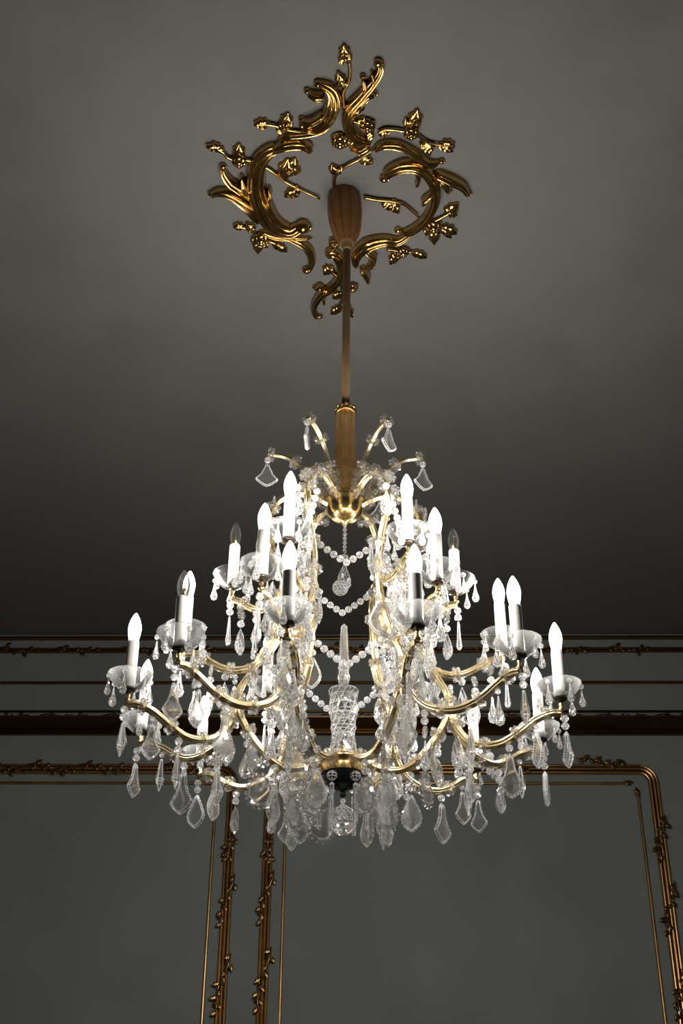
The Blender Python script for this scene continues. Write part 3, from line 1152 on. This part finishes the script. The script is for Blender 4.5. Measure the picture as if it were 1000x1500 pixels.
# ---- cage of six S-shaped frames from the crown to the arm nodes, and arms from the bowl to the nodes
S_PROF = [(.040, 1.81), (.085, 1.835), (.135, 1.845), (.185, 1.82), (.212, 1.765), (.208, 1.69), (.182, 1.62), (.167, 1.55), (.172, 1.47), (.195, 1.39), (.232, 1.31), (.266, 1.25), (.276, 1.20)]
M_PROF = [(.05, 1.062), (.09, 1.040), (.14, 1.036), (.185, 1.062), (.225, 1.108), (.255, 1.155), (.275, 1.205)]
for i, nd in enumerate(NODES):
    path = arm_path(S_PROF, nd, nd)
    fr = arm_tube('cage_frame', path, .0105)
    clips(fr, path, (.06, .2, .3, .42, .52, .62, .74, .86, .97))
    path2 = arm_path(M_PROF, nd, nd)
    ma = arm_tube('bowl_arm', path2, .0105)
    clips(ma, path2, (.12, .5, .75))
    # beads and drops strung down the frame
    for j, (t, kd, off) in enumerate(((.36, 'almond', .02), (.45, 'drop_big', .03), (.53, 'almond', .02), (.61, 'drop_big', .03), (.7, 'leafplate', .015), (.8, 'almond', .025), (.5, 'spear', -.02), (.88, 'kite', .03))):
        p_ = path[int(t * (len(path) - 1))]
        d = Vector((p_.x, p_.y, 0)).normalized()
        sd = Vector((-d.y, d.x, 0)) * (.018 if j % 2 else -.018)
        pendant(kd, p_ + d * off + sd, ('bead_small', 'bead_small') if j % 2 else ('bead',))
    # rosettes and large crystals gathered under the node
    nb = A(.278, 1.185, nd)
    d = Vector((nb.x, nb.y, 0)).normalized()
    sd = Vector((-d.y, d.x, 0))
    for k, (du, dv, dz) in enumerate(((.02, .022, .01), (.02, -.022, .01), (.0, .0, .04), (.03, 0, -.015), (-.02, .02, -.01))):
        inst('rosette', MESH['rosette'], fr, nb + d * du + sd * dv + Vector((0, 0, dz)), atan2(d.y, d.x) + pi / 2 + crng.uniform(-.4, .4))
    pendant('almond_big', nb + d * .012 - Vector((0, 0, .03)), ('bead',), atan2(d.y, d.x) + pi / 2 + .3)
    pendant('plaque', nb - d * .05 - Vector((0, 0, .03)), ('rosette',), atan2(d.y, d.x) + pi / 2 - .3)
    # bowl arm crystals
    for j, (t, kd, bd) in enumerate(((.30, 'plaque', ('bead', 'bead')), (.45, 'leafplate', ('bead', 'rosette')), (.6, 'plaque', ('rosette',)), (.75, 'almond', ('bead', 'bead')))):
        p_ = path2[int(t * (len(path2) - 1))] - Vector((0, 0, .012))
        pendant(kd, p_ + sd * (.02 if j % 2 else -.015), bd)

# ---- plumes above the crown
P_PROF = [(.045, 1.83), (.066, 1.85), (.088, 1.885), (.128, 1.938), (.175, 1.968), (.222, 1.976)]
for i, nd in enumerate(NODES):
    path = arm_path(P_PROF, nd, nd)
    pl_ = arm_tube('crown_plume', path, .0072)
    clips(pl_, path, (.2, .45, .68, .99))
    pendant('shield', A(.224, 1.965, nd), ('bead',), [.85, .5, .3, 1.2, .08, 1.42][i])
    for k in range(2):
        sg = -1 + 2 * k
        inst('rosette', MESH['rosette'], pl_, A(.10, 1.855, nd + 12 * sg), radians(nd))
        inst('rosette', MESH['rosette'], pl_, A(.145, 1.835, nd + 8 * sg), radians(nd), s=1.1)
        inst('rosette', MESH['rosette'], pl_, A(.200, 1.805, nd + 5.5 * sg), radians(nd))
        inst('rosette', MESH['rosette'], pl_, A(.222, 1.75, nd + 5 * sg), radians(nd), s=1.1)
    inst('rosette', MESH['rosette'], pl_, A(.226, 1.785, nd), radians(nd), s=1.3)

# ---- bead festoons between neighbouring frames
def festoon(p0, p1, sag, n_, bead='bead'):
    f_ = empty('bead_festoon', p0.lerp(p1, .5), 0, CH)
    for k in range(n_):
        t = k / (n_ - 1)
        q = p0.lerp(p1, t) - Vector((0, 0, sag * (1 - abs(2 * t - 1) ** 1.12)))
        inst('bead', MESH[bead], f_, q - Vector(f_.location), crng.uniform(0, 1))
    return f_


for a0, a1 in zip(NODES, NODES[1:] + NODES[:1]):
    festoon(A(.17, 1.61, a0), A(.17, 1.61, a1), .065, 11)
    festoon(A(.205, 1.325, a0), A(.205, 1.325, a1), .085, 14)
    for r, z, zz in ((.32, 1.49, 0), (.2, 1.7, 0)):
        pass
# strings of crystals under the upper tiers, and bead strands from the crown to the upper tier
for nd in NODES:
    pendant('drop_big', A(.385, 1.33, nd), ('rosette', 'bead', 'rosette'))
    pendant('spear', A(.345, 1.305, nd + 3), ('rosette', 'bead'))
    pendant('almond', A(.275, 1.475, nd), ('rosette', 'bead'))
    pendant('icicle', A(.235, 1.465, nd + 4), ('bead', 'bead'))
    p0, p1 = A(.20, 1.74, nd + 6), A(.29, 1.56, nd + 4)
    st_ = empty('bead_strand', p0, 0, CH)
    for k in range(11):
        q = p0.lerp(p1, k / 10) - Vector((0, 0, .03 * sin(pi * k / 10)))
        inst('bead', MESH['bead'], st_, q - p0)

# ---- axis pendants
pendant('almond_big', A(0, 1.75, 0), ('bead_small',) * 7 + ('bead_big',), .5, s=.85)
inst('ball_pendant', MESH['ball'], CH, A(.012, 1.545, -70), s=.62)
pendant('ball', Vector((0, 0, .962 - Z0)), ('bead_small', 'bead', 'bead'), 0)
CH.children[-1].location.z -= .033
for c_ in CH.children[-1].children:
    c_.location.z += .033
for k in range(6):
    pendant('rodp', A(.058, 1.015, 30 + 60 * k), ('bead_big',), 0)
